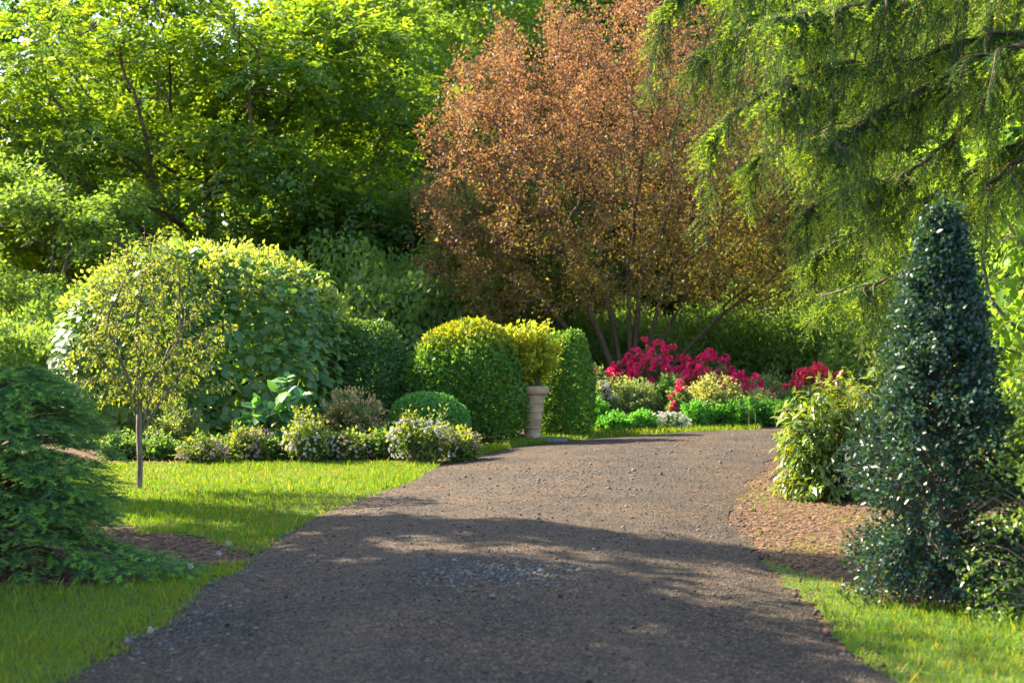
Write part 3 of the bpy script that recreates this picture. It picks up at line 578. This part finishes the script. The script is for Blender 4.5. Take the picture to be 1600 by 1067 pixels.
g.add(*scatter(T_leaf(.3),np.repeat(P,7,0)+R.normal(size=(n*7,3))*.05,unit(np.repeat(N,7,0)+rnd_dirs(n*7)*.8),rnd_dirs(n*7),.09)); g.build('sunlit_top_growth',M['mound_sunlit'],o,kind='stuff')  # yellower leaves on the upper side put the sunlit top into colour
g=Geo(); stems_from(g,shell(16,1.7,1.4,2.7)[0],.045); g.build('stems',M['bark'],o)

clipped('yew_dome','dark green clipped yew dome between the leafy mound and the big clipped shrub',568,0,23.2,1.62,1.95,1.6,M['yew'],15000,.075,p=2.1,sunlit_goldtop=.35,lump=.09,lf=5,cat='shrub')
clipped('clipped_shrub','big round clipped shrub with golden top beside the urn',728,0,23.0,2.2,1.9,1.9,M['hedge'],21000,.078,p=2.1,sunlit_goldtop=1,lump=.10,lf=6,depth=.16)
clipped('clipped_yew','narrow round-topped clipped shrub behind the urn, the one nearer the azaleas',882,0,24.3,.95,1.78,1.2,M['hedge'],12000,.07,p=2.5,sunlit_goldtop=.15,lump=.08,lf=5)
clipped('box_ball','bright green clipped box ball in front of the big clipped shrub',668,0,20.8,1.18,.86,1.1,M['box'],11000,.05,p=2.2,lump=.06,lf=6)
# urn with a golden shrub
def lathe(prof,k=40):
    V=[];F=[]
    for r,z in prof:
        for j in range(k): a=2*math.pi*j/k; V.append((r*math.cos(a),r*math.sin(a),z))
    for i in range(len(prof)-1):
        for j in range(k): A=i*k+j;B=i*k+(j+1)%k; F+= [(A,B,B+k),(A,B+k,A+k)]
    return np.array(V),np.array(F)
ub=base_pt(832,0,22.9); o=thing('urn','tall tapering weathered terracotta urn on a slate slab','urn',(ub[0],ub[1],.045))
g=Geo(); g.add(*lathe([(.0,0),(.13,0),(.135,.015),(.135,.06),(.122,.075),(.125,.10),(.15,.30),(.157,.31),(.157,.33),(.153,.34),(.19,.62),(.197,.64),(.2,.66),(.197,.68),(.205,.70)])); g.build('body',M['terracotta'],o,smooth=True)
g=Geo(); g.add(*lathe([(.205,.70),(.245,.715),(.262,.74),(.265,.80),(.255,.84),(.235,.845),(.225,.82),(.215,.76),(.0,.755)])); g.build('rim',M['terracotta'],o,smooth=True)
g=Geo(); 
for z in (.16,.42,.56): 
    rr=.118+.08*z/.7+.006; V,F=lathe([(rr,z),(rr+.012,z+.012),(rr+.002,z+.03)]); g.add(V,F)
g.build('moulding',M['terracotta'],o,smooth=True)
V=np.array([(x,y,z) for z in (0,.045) for y in (-.42,.42) for x in (-.42,.5)])+R.normal(size=(8,3))*.01; V[:,2]=np.where(V[:,2]>.02,.043,.0)
g=Geo(); g.add(V+np.array([ub[0]+.05,ub[1],0]),[(0,2,1),(1,2,3),(4,5,6),(5,7,6),(0,1,4),(1,5,4),(1,3,5),(3,7,5),(3,2,7),(2,6,7),(2,0,6),(0,4,6)]); tag(g.build('stone_slab',M['slab']),'flat slate slab under the terracotta urn','slab')
o,_,_=loose('potted_shrub','golden yellow leafy shrub growing out of the terracotta urn',815,0,22.9,1.05,1.2,.9,M['golden'],90,70,.075,sig=.05,lo=.3)
o.location=(ub[0]-.08,ub[1],.78)

# shrubs in front of the mound
loose('hydrangea_bush','upright shrub with large soft green leaves before the leafy mound',425,0,19.6,1.0,1.2,.8,M['hyd'],26,15,.19,T=T_broad(.36),sig=.03,lo=.4,up=.1,indiv=120,droop=.3)
loose('spirea_bush','pink-tipped loose shrub between the large-leaved bush and the box ball',548,0,20.4,1.15,.98,1.0,M['spirea'],150,40,.06,sig=.03,lo=.3,tipf=.10)
loose('twiggy_shrub','grey-green twiggy shrub behind the trunk of the young tree',275,0,20,1.0,.75,.8,M['greygreen'],110,34,.055,sig=.03,lo=.3)
lows=[(316,712,.75,.34,'mauve','small mauve-flowered bush nearest the young tree at the lawn edge'),(390,712,.95,.46,'mauve','mauve-flowered bush below the large-leaved shrub at the lawn edge'),
      (478,708,.78,.6,'white','cream-flowered bright bush below the pink-tipped shrub, mauve bush on its side'),(548,708,.9,.40,'blush','blush-flowered bush in the middle of the lawn-edge row'),
      (655,702,1.15,.62,'white','white-flowered bush with yellow-green shoots before the box ball'),(716,700,.7,.42,'mauve','last pale lilac bush of the lawn-edge row, beside the drive')]
for k,(px,py,w,h,fm,lab) in enumerate(lows):
    o,tips,N=loose('flowering_bush',lab,px,0,18.75+[.0,.3,.1,.45,0,.25][k],w*.85,h*1.1,.6,M['low'],75,30,.06,sig=.04,lo=.25,tipf=.2,inner=.38,lump=.3,group='flowering bushes along the lawn edge')
    P,N,_=shell(360,w/2*.82,.28,h*.95,2.2,.2,6,.1,.4); kk=(P[:,2]>.08)&(np.sin(P[:,0]*9+k)+np.sin(P[:,2]*13+2*k)+R.normal(size=len(P))*.5>-.1); small_flowers(o,P[kk],N[kk],.042,M[fm])

loose('filler_plant','low green filler plant between the two mauve bushes',352,0,19.3,.7,0.3,.6,M['low'],60,30,.065,sig=.04,lo=.2,inner=.35,group='filler plants in the lawn-edge bed')
loose('filler_plant','low green filler plant under the large-leaved shrub',436,0,19.3,.7,0.34,.6,M['low'],60,30,.065,sig=.04,lo=.2,inner=.35,group='filler plants in the lawn-edge bed')
loose('filler_plant','low green filler plant between cream and blush bushes',512,0,19.3,.7,0.36,.6,M['low'],60,30,.065,sig=.04,lo=.2,inner=.35,group='filler plants in the lawn-edge bed')
loose('filler_plant','low green filler plant left of the white-flowered bush',604,0,19.3,.7,0.4,.6,M['low'],60,30,.065,sig=.04,lo=.2,inner=.35,group='filler plants in the lawn-edge bed')
loose('filler_plant','low green filler plant behind the young tree trunk',250,0,19.3,.7,0.32,.6,M['low'],60,30,.065,sig=.04,lo=.2,inner=.35,group='filler plants in the lawn-edge bed')
loose('filler_plant','low green filler plant nearest the low spruce',190,0,19.3,.7,0.36,.6,M['low'],60,30,.065,sig=.04,lo=.2,inner=.35,group='filler plants in the lawn-edge bed')
# far flower bed
loose('green_mound','bright green low mound at the foot of the narrow clipped shrub',932,0,25.6,.5,.62,.5,M['fern'],120,40,.06,sig=.03,lo=.3)
loose('green_mound','wide bright grassy green mound beside the drive end',962,0,24.9,.75,.34,.6,M['fern'],160,40,.06,sig=.03,lo=.2)
loose('green_mound','rounded grassy green mound beside the white-flowered clump',1002,0,25.2,.62,.36,.5,M['fern'],140,40,.06,sig=.03,lo=.2)
o,_,_=loose('white_flower_clump','low clump covered in small white flowers at the drive end',1042,0,25.9,.7,.3,.5,M['low'],70,24,.05,sig=.03)
P,N,_=shell(240,.36,.26,.32,2.2,.25,6,.1,.4); small_flowers(o,P[P[:,2]>.06],N[P[:,2]>.06],.05,M['white'])
loose('grey_shrub','large grey-green airy shrub below the crimson azaleas',988,0,27.6,1.35,.92,1.0,M['greygreen'],190,45,.06,sig=.04,lo=.3)
loose('grey_shrub','dark olive shrub between the grey-green one and the variegated one',1048,0,28.0,.9,1.05,.8,M['dark_tree'],110,45,.07,sig=.04,lo=.3)
loose('variegated_shrub','rounded variegated cream and green shrub before the azaleas',1112,0,27.3,1.35,.98,1.1,M['varieg'],190,50,.06,sig=.04,lo=.3,inner=.12)
loose('russet_shrub','low red and green leaved shrub right of the variegated one',1185,0,27.6,.9,.72,.8,M['varieg'],110,40,.06,sig=.04)
loose('olive_shrub','dark olive evergreen below the coral azalea',1258,0,28.4,1.3,.72,1.0,M['azalea'],130,45,.07,sig=.04)
loose('pale_shrub','pale cream-edged shrub between the russet shrub and the coral azalea',1200,0,29.5,1.0,1.0,.8,M['greygreen'],120,40,.06,sig=.04)
truss=truss_mesh('flower_cluster',M['pink']); trussc=truss_mesh('flower_cluster',M['coral']); trussw=truss_mesh('flower_cluster',M['white'])
def azalea(lab,px,d,w,h,dep,n,me,size,zmin=.45):
    o,_,_=loose('azalea',lab,px,0,d,w,h,dep,M['azalea'],110,34,.075,sig=.05,lo=.3,group='azaleas in flower')
    P,N,_=shell(n*6,w/2*1.05,dep/2,h*1.02,2.0,.3,6,.13,.4); P=P[(P[:,2]>h*zmin)&(N[:,1]<.35)][:n]; clusters(o,me,P,size*.74)
azalea('crimson azalea directly below the copper tree stems, tallest of the crimson ones',1015,29.6,1.5,1.45,1.0,85,truss,.15)
azalea('crimson azalea behind the variegated shrub',1108,29.2,1.5,1.25,1.0,85,truss,.15)
azalea('crimson azalea sloping down beside the russet shrub',1160,28.4,.95,.92,.8,45,truss,.13,.4)
azalea('small crimson azalea drooping in front of the variegated shrub',1062,26.9,.42,.75,.35,26,truss,.11,.25)
azalea('coral pink azalea standing apart toward the holly',1278,29.2,1.3,1.05,.9,75,trussc,.14,.55)
azalea('white azalea beside the narrow clipped shrub',938,27.4,.6,.85,.5,26,trussw,.12,.55)
azalea('slim crimson azalea rising behind the white azalea',930,28.4,.9,1.15,.5,9,truss,.15,.8)
ords=['first','second','third','fourth','fifth','sixth','seventh','eighth']
for k,px in enumerate([1088,1122,1155,1186,1214,1242,1270,1298]):
    loose('feathery_clump','feathery green clump edging the drive, %s from the white-flowered clump'%ords[k],px,0,26.4+.25*(k%2)+.12*k,.62,.5+.06*R.random(),.55,M['fern'],80,34,.06,sig=.035,lo=.25,group='feathery clumps edging the drive')

# ------------------------------------------------------------------ young tree
rng=np.random.default_rng(5); b=base_pt(218,0,15.36)
zz=rng.uniform(.62,2.72,2600); aa=rng.uniform(0,6.28,2600); prof=np.interp(zz,[.62,.95,1.3,1.8,2.3,2.6,2.72],[.4,.62,.86,.88,.64,.36,.2])*(.9+.18*np.sin(aa*3+zz*4)); rr=prof*np.sqrt(rng.random(2600))
A=np.column_stack([rr*np.cos(aa)+.04*zz,rr*np.sin(aa)*.9,zz]); A=A[A[:,2]>.92-.14*(rr>.45)][:1250]
A=np.vstack([A]+[np.column_stack([x+rng.normal(size=7)*.03,rng.normal(size=7)*.05,np.linspace(z0,z1,7)]) for x,z0,z1 in [(.28,2.6,3.0),(.06,2.6,2.92),(-.22,2.5,2.8),(-.1,2.5,2.72)]]+[np.column_stack([np.linspace(.6,1.02,7),rng.normal(size=7)*.05-.1,np.linspace(z0,z1,7)]) for z0,z1 in [(1.05,1.25),(1.35,1.65),(1.7,2.1),(1.0,1.05)]])
seeds=[[np.array([0,0,-.02]),np.array([.01,0,.3]),np.array([-.005,0,.6]),np.array([0,0,.8]),np.array([.01,0,1.0]),np.array([0,0,1.25])]]
for k in range(8):
    a_=k*.785+.3; e_=np.array([.5*math.cos(a_),.45*math.sin(a_),1.35+.2*(k%3)]); z0=.58+.055*k; seeds.append(list(spline([np.array([0,0,z0]),e_*np.array([.42,.42,0])+np.array([0,0,z0*.55+e_[2]*.45]),e_],7)))
tree('young_tree','slender young tree with sparse yellow-green leaves on the lawn',b,seeds,A,.075,.42,.095,M['bark_grey'],M['sapling'],T_leaf(.32,.1,.25),5,.048,.028,r0=.004,e=2.35,tipthr=.0072,seed=8,droop=.6,up=.3,rmax=.034,single=True)

# ------------------------------------------------------------------ low spruce at the left
def low_spruce():
    b=base_pt(-8,0,9.9); o=thing('low_spruce','low mounded dark green spruce at the near lawn edge','shrub',b); rg=np.random.default_rng(13)
    H=1.5; Rm=.80; g=Geo(); gb=Geo(); TP=[];TD=[];TN=[];TS=[]
    for k in range(270):
        z=H*(rg.random()**.85)*.97; a=rg.uniform(0,2*math.pi); prof=Rm*(max(0,1-(z/H)**3.0))**.5*(1.0+.06*(z<.25))
        L=prof*rg.uniform(.82,1.1)+.06; dr=np.array([math.cos(a),math.sin(a),0]); z0=z*.9+.02
        c=spline([np.array([0,0,z0]),dr*L*.55+np.array([0,0,z0+.10]),dr*L+np.array([0,0,max(.04,z-.06)])],8); tube(gb,c,np.linspace(.012,.003,8),3)
        m=34; u=np.sort(rg.uniform(.35,1,m)); i=np.minimum((u*7).astype(int),6); f=(u*7-i)[:,None]; q=c[i]*(1-f)+c[i+1]*f; side=np.cross(dr,(0,0,1))*rg.choice([-1,1],m)[:,None]
        TP.append(q+rg.normal(size=(m,3))*.015); TD.append(unit(dr*.8+side*rg.uniform(.2,1.0,(m,1))+np.array([0,0,-.18])+rg.normal(size=(m,3))*.15)); TN.append(np.tile([0,0,1.],(m,1))+rg.normal(size=(m,3))*.2); TS.append(rg.uniform(.06,.17,m))
    # a trailing bough on the mulch
    for ang,L in ((-.25,1.5),(-.5,1.3),(-.08,1.3)):
        dr=np.array([math.cos(ang),math.sin(ang),0]); c=spline([np.array([0,0,.25]),dr*L*.6+np.array([0,0,.16]),dr*L+np.array([0,0,.05])],10); tube(gb,c,np.linspace(.014,.003,10),4)
        m=110; u=rg.uniform(.5,1,m); i=np.minimum((u*9).astype(int),8); f=(u*9-i)[:,None]; side=np.cross(dr,(0,0,1))*rg.choice([-1,1],m)[:,None]
        TP.append(c[i]*(1-f)+c[i+1]*f+rg.normal(size=(m,3))*.02+side*rg.uniform(0,.12,(m,1))); TD.append(unit(dr*.7+side*.7+rg.normal(size=(m,3))*.2)); TN.append(np.tile([0,0,1.],(m,1))); TS.append(rg.uniform(.08,.15,m))
    P=np.vstack(TP); P[:,2]=np.maximum(P[:,2],.03); g.add(*scatter(T_twig(18,.25,.4,.033),P,np.vstack(TD),np.vstack(TN),np.concatenate(TS),tipmul=rg.choice([0.,.3,.8,1.],len(P))))
    g.build('needles',M['spruce'],o,kind='stuff'); gb.build('branches',M['bark'],o); gt=Geo(); tube(gt,[(0,0,-.02),(0,0,.6),(0,0,1.3)],[.05,.035,.01],8); gt.build('trunk',M['bark'],o)
low_spruce()

# ------------------------------------------------------------------ hanging spruce at the right
def hanging_spruce():
    rg=np.random.default_rng(17); bx=5.15; by=11.0; o=thing('hanging_spruce','large spruce with drooping boughs hanging over the drive','tree',(bx,by,0)); base=np.array([bx,by,0])
    g=Geo(); tube(g,[(0,0,-.1),(.02,0,.5),(0,.03,3),(.03,0,6),(0,0,9)],[.3,.24,.19,.14,.07],12); g.build('trunk',M['bark'],o,smooth=True)
    limbs=[([(1600,-40),(1420,-60),(1230,-50),(1040,0)],10.4,.95,60),([(1640,0),(1400,40),(1230,20),(1070,95)],11.3,.75,50),([(1640,40),(1420,90),(1260,110),(1120,195)],10.0,.7,50),
           ([(1640,70),(1470,140),(1310,195),(1165,250)],11.2,.65,50),([(1600,110),(1480,225),(1400,275),(1340,285),(1255,330)],10.4,.5,40),([(1640,200),(1480,290),(1350,360),(1270,395)],11.2,.5,40),
           ([(1600,250),(1500,350),(1400,430),(1310,455)],10.6,.5,30),([(1640,-20),(1450,60),(1300,70),(1180,150)],12.3,.8,40),([(1640,60),(1480,120),(1380,170),(1270,240)],9.6,.55,36),([(1640,-60),(1480,-30),(1330,10),(1200,30)],9.7,.8,40),([(1640,-80),(1500,30),(1420,60),(1340,120)],11.8,.7,36)]
    TP=[];TD=[];TN=[];TS=[]
    for pts,d,hang,nb in limbs:
        nb=int(nb*1.55)
        tr=np.array([0,0,at(1700,pts[0][1]-60,d)[2]]); path=[tr]+[at(px,py,d+.25*math.sin(px*.01))-base for px,py in pts]; c=spline(path,26); gl=Geo(); tube(gl,c+np.column_stack([rg.normal(size=(26,2))*.012,rg.normal(size=26)*.012]),np.linspace(.028,.004,26)*rg.uniform(.85,1.15,26),7)
        m=150; v=rg.uniform(.12,1,m); j=np.minimum((v*25).astype(int),24); a=rg.uniform(0,6.28,m); TP.append(c[j]+rg.normal(size=(m,3))*.02); TD.append(unit(np.column_stack([np.cos(a),np.sin(a),-.35*np.ones(m)])+unit(c[np.minimum(j+1,25)]-c[j])*.6)); TN.append(rg.normal(size=(m,3))*.5+np.array([0,0,1.])); TS.append(rg.uniform(.14,.26,m))
        nc=11; uc=.2+.8*(np.arange(nc)+rg.random(nc))/nc; sc_=rg.choice([-1,1],nc); wc=rg.uniform(0,.6,nc)*(1.1-uc*.5); lc=rg.uniform(.6,1.15,nc)
        for k in range(nb):
            q_=k%nc; u=float(np.clip(uc[q_]+rg.normal()*.02,.15,.995)); i=min(int(u*25),24); p0=c[i]; dr=unit(c[min(i+1,25)]-c[i-1]); side=np.cross(dr,(0,0,1)); sg=sc_[q_]; w=abs(wc[q_]+rg.normal()*.07)
            L=hang*lc[q_]*rg.uniform(.6,1.1); o1=p0+side*sg*w*.6+dr*.10+np.array([0,0,-.03]); dl=rg.uniform(.15,.5)*L; o2=p0+side*sg*w+dr*dl*.7+np.array([0,0,-L*.42]); o3=p0+side*sg*w*1.05+dr*dl+np.array([0,0,-L]); cc=spline([p0,o1,o2,o3],11); tube(gl,cc,np.linspace(.008,.002,11),3)
            m=int(13+26*L); v=np.sort(rg.uniform(.05,1,m)); j=np.minimum((v*10).astype(int),9); f=(v*10-j)[:,None]; q=cc[j]*(1-f)+cc[j+1]*f; a=rg.uniform(0,6.28,m); ring=np.column_stack([np.cos(a),np.sin(a),np.zeros(m)])
            TP.append(q); TD.append(unit(ring*rg.uniform(.35,1.0,(m,1))+np.array([0,0,-.62])+dr*.35)); TN.append(rg.normal(size=(m,3))*.5+np.array([0,0,1.])); TS.append(rg.uniform(.15,.29,m)*(1.1-.4*v))
        gl.build('limb',M['bark'],o,smooth=True)
    g=Geo(); g.add(*scatter(T_twig(20,.15,.55,.02),np.vstack(TP),np.vstack(TD),np.vstack(TN),np.concatenate(TS),rng=rg,tipmul=rg.choice([.15,.6,1.,1.],sum(map(len,TP))))); g.build('needles',M['weep'],o,kind='stuff')
hanging_spruce()

# ------------------------------------------------------------------ holly, rhododendron and edge shrub at the right
def holly(name,label,px,d,w,h,n,ls,mat,lowgap=True):
    b=base_pt(px,0,d); o=thing(name,label,'shrub',b); rg=np.random.default_rng(int(px)); g=Geo(); LP=[];LD=[]
    tube(g,[(0,0,-.03),(.01,0,.5),(-.01,.01,1.2),(0,0,h*.97)],[.06,.048,.03,.005],8)
    nb=int(n/60)
    for k in range(nb):
        z=h*(.05+.94*rg.random()**1.12); a=rg.uniform(0,6.28); zz=z/h; prof=w/2*(min(1,(1-zz)*1.55)**.98)*(.78+.3*math.sin(zz*9+a*2)*.5+.45*(rg.random()-.3))*(1.0 if zz>.28 else .95)+.03
        if lowgap and zz<.30 and math.sin(a)<-.2 and rg.random()<.25 and abs(math.cos(a))<.6: continue
        dr=np.array([math.cos(a),math.sin(a),0]); c=spline([np.array([0,0,max(.05,z-.22*prof*2)]),dr*prof*.6+np.array([0,0,z-.02]),dr*prof+np.array([0,0,z+.03-(.15 if zz<.25 else 0)])],6); tube(g,c,np.linspace(.009,.003,6),3)
        m=60; u=rg.uniform(.3,1,m)**.7; i=np.minimum((u*5).astype(int),4); f=(u*5-i)[:,None]; LP.append(c[i]*(1-f)+c[i+1]*f+rg.normal(size=(m,3))*.035); LD.append(unit(dr*.5+rg.normal(size=(m,3))*.8+np.array([0,0,.25])))
    P=np.vstack(LP);D=np.vstack(LD);P[:,2]=np.maximum(P[:,2],.02); g.build('trunk',M['bark_grey'],o,smooth=True); N=unit(np.array([0,0,.7])+rg.normal(size=P.shape)*.7)
    g=Geo(); g.add(*scatter(T_leaf(.27,.1,.08),P,D,N,ls*rg.uniform(.5,1.4,len(P)),tip=(rg.random(len(P))<.05)*.8,rng=rg)); g.build('foliage',mat,o,kind='stuff')
holly('holly_shrub','tall dark glossy blue-green holly beside the drive',1472,8.85,1.1,2.42,46000,.038,M['holly'])
holly('holly_shrub','silvery lit evergreen cut off by the picture edge in front of the tall holly',1650,8.2,.95,1.75,12000,.034,M['rhodo'],False)
loose('rhododendron','spreading glossy broad-leaved evergreen beside the holly and drive',1305,0,14.6,1.55,1.15,1.2,M['rhodo'],260,18,.105,T=T_broad(.2,.05,.15),sig=.03,lo=.55,up=.0,tipf=.22,indiv=300,droop=.75,lump=.22,zc=.35)
loose('rhododendron','taller yellow-green broad-leaved evergreen half behind the holly',1385,0,15.2,1.2,1.6,1.1,M['rhodo'],130,18,.105,T=T_broad(.2,.05,.15),sig=.03,lo=.5,up=.15,tipf=.3,indiv=150,droop=.5,lump=.2)

# ------------------------------------------------------------------ small things on the lawn
def stalk(label,px,py,h):
    x,y=gd(px,py); o=thing('dry_stalk',label,'stalk',(x,y,0),'dry stalks'); g=Geo(); tube(g,[(0,0,0),(.005,0,h*.5),(-.004,0,h)],[.006,.005,.003],5); g.build('stem',M['straw'],o)
    g=Geo(); g.add(*scatter(T_leaf(.12),np.tile([0,0,.01],(5,1)),unit(rnd_dirs(5)+np.array([0,0,.6])),rnd_dirs(5),h*.35)); g.build('leaves',M['grass'],o)
stalk('yellow dry stalk standing alone on the sunlit lawn',426,808,.30); stalk('short pale stalk in the drive among the stones',1042,703,.22)
stalk('thin stalk on the verge, nearer the white flowers',1170,672,.4); stalk('thin stalk on the verge, nearer the holly',1180,672,.42)
def dandelion(label,px,py,h=.09):
    x,y=gd(px,py); o=thing('dandelion',label,'dandelion',(x,y,0),'dandelion seed heads'); g=Geo(); tube(g,[(0,0,0),(.01,0,h)],[.003,.002],4); g.build('stem',M['grass'],o)
    d=rnd_dirs(60); g=Geo(); g.add(*scatter(T_leaf(.25),np.tile([.01,0,h],(60,1)),d,rnd_dirs(60),.02)); g.build('seed_head',M['white'],o,kind='stuff')
for px,py,lab in [(296,905,'white dandelion clock on the near grass by the drive'),(340,884,'white dandelion clock closest to the drive edge'),(274,742,'white dandelion clock under the young tree near the flower bed'),(355,867,'white dandelion clock at the lawn corner by the mulch'),(232,1010,'white dandelion clock lowest on the near lawn')]: dandelion(lab,px,py)
tt=sum(len(o.data.polygons) for o in sc.objects if o.type=='MESH' and o.data.users==1)
print("TRIS", sum(len(m.polygons) for m in bpy.data.meshes), "OBJ", len(sc.objects))
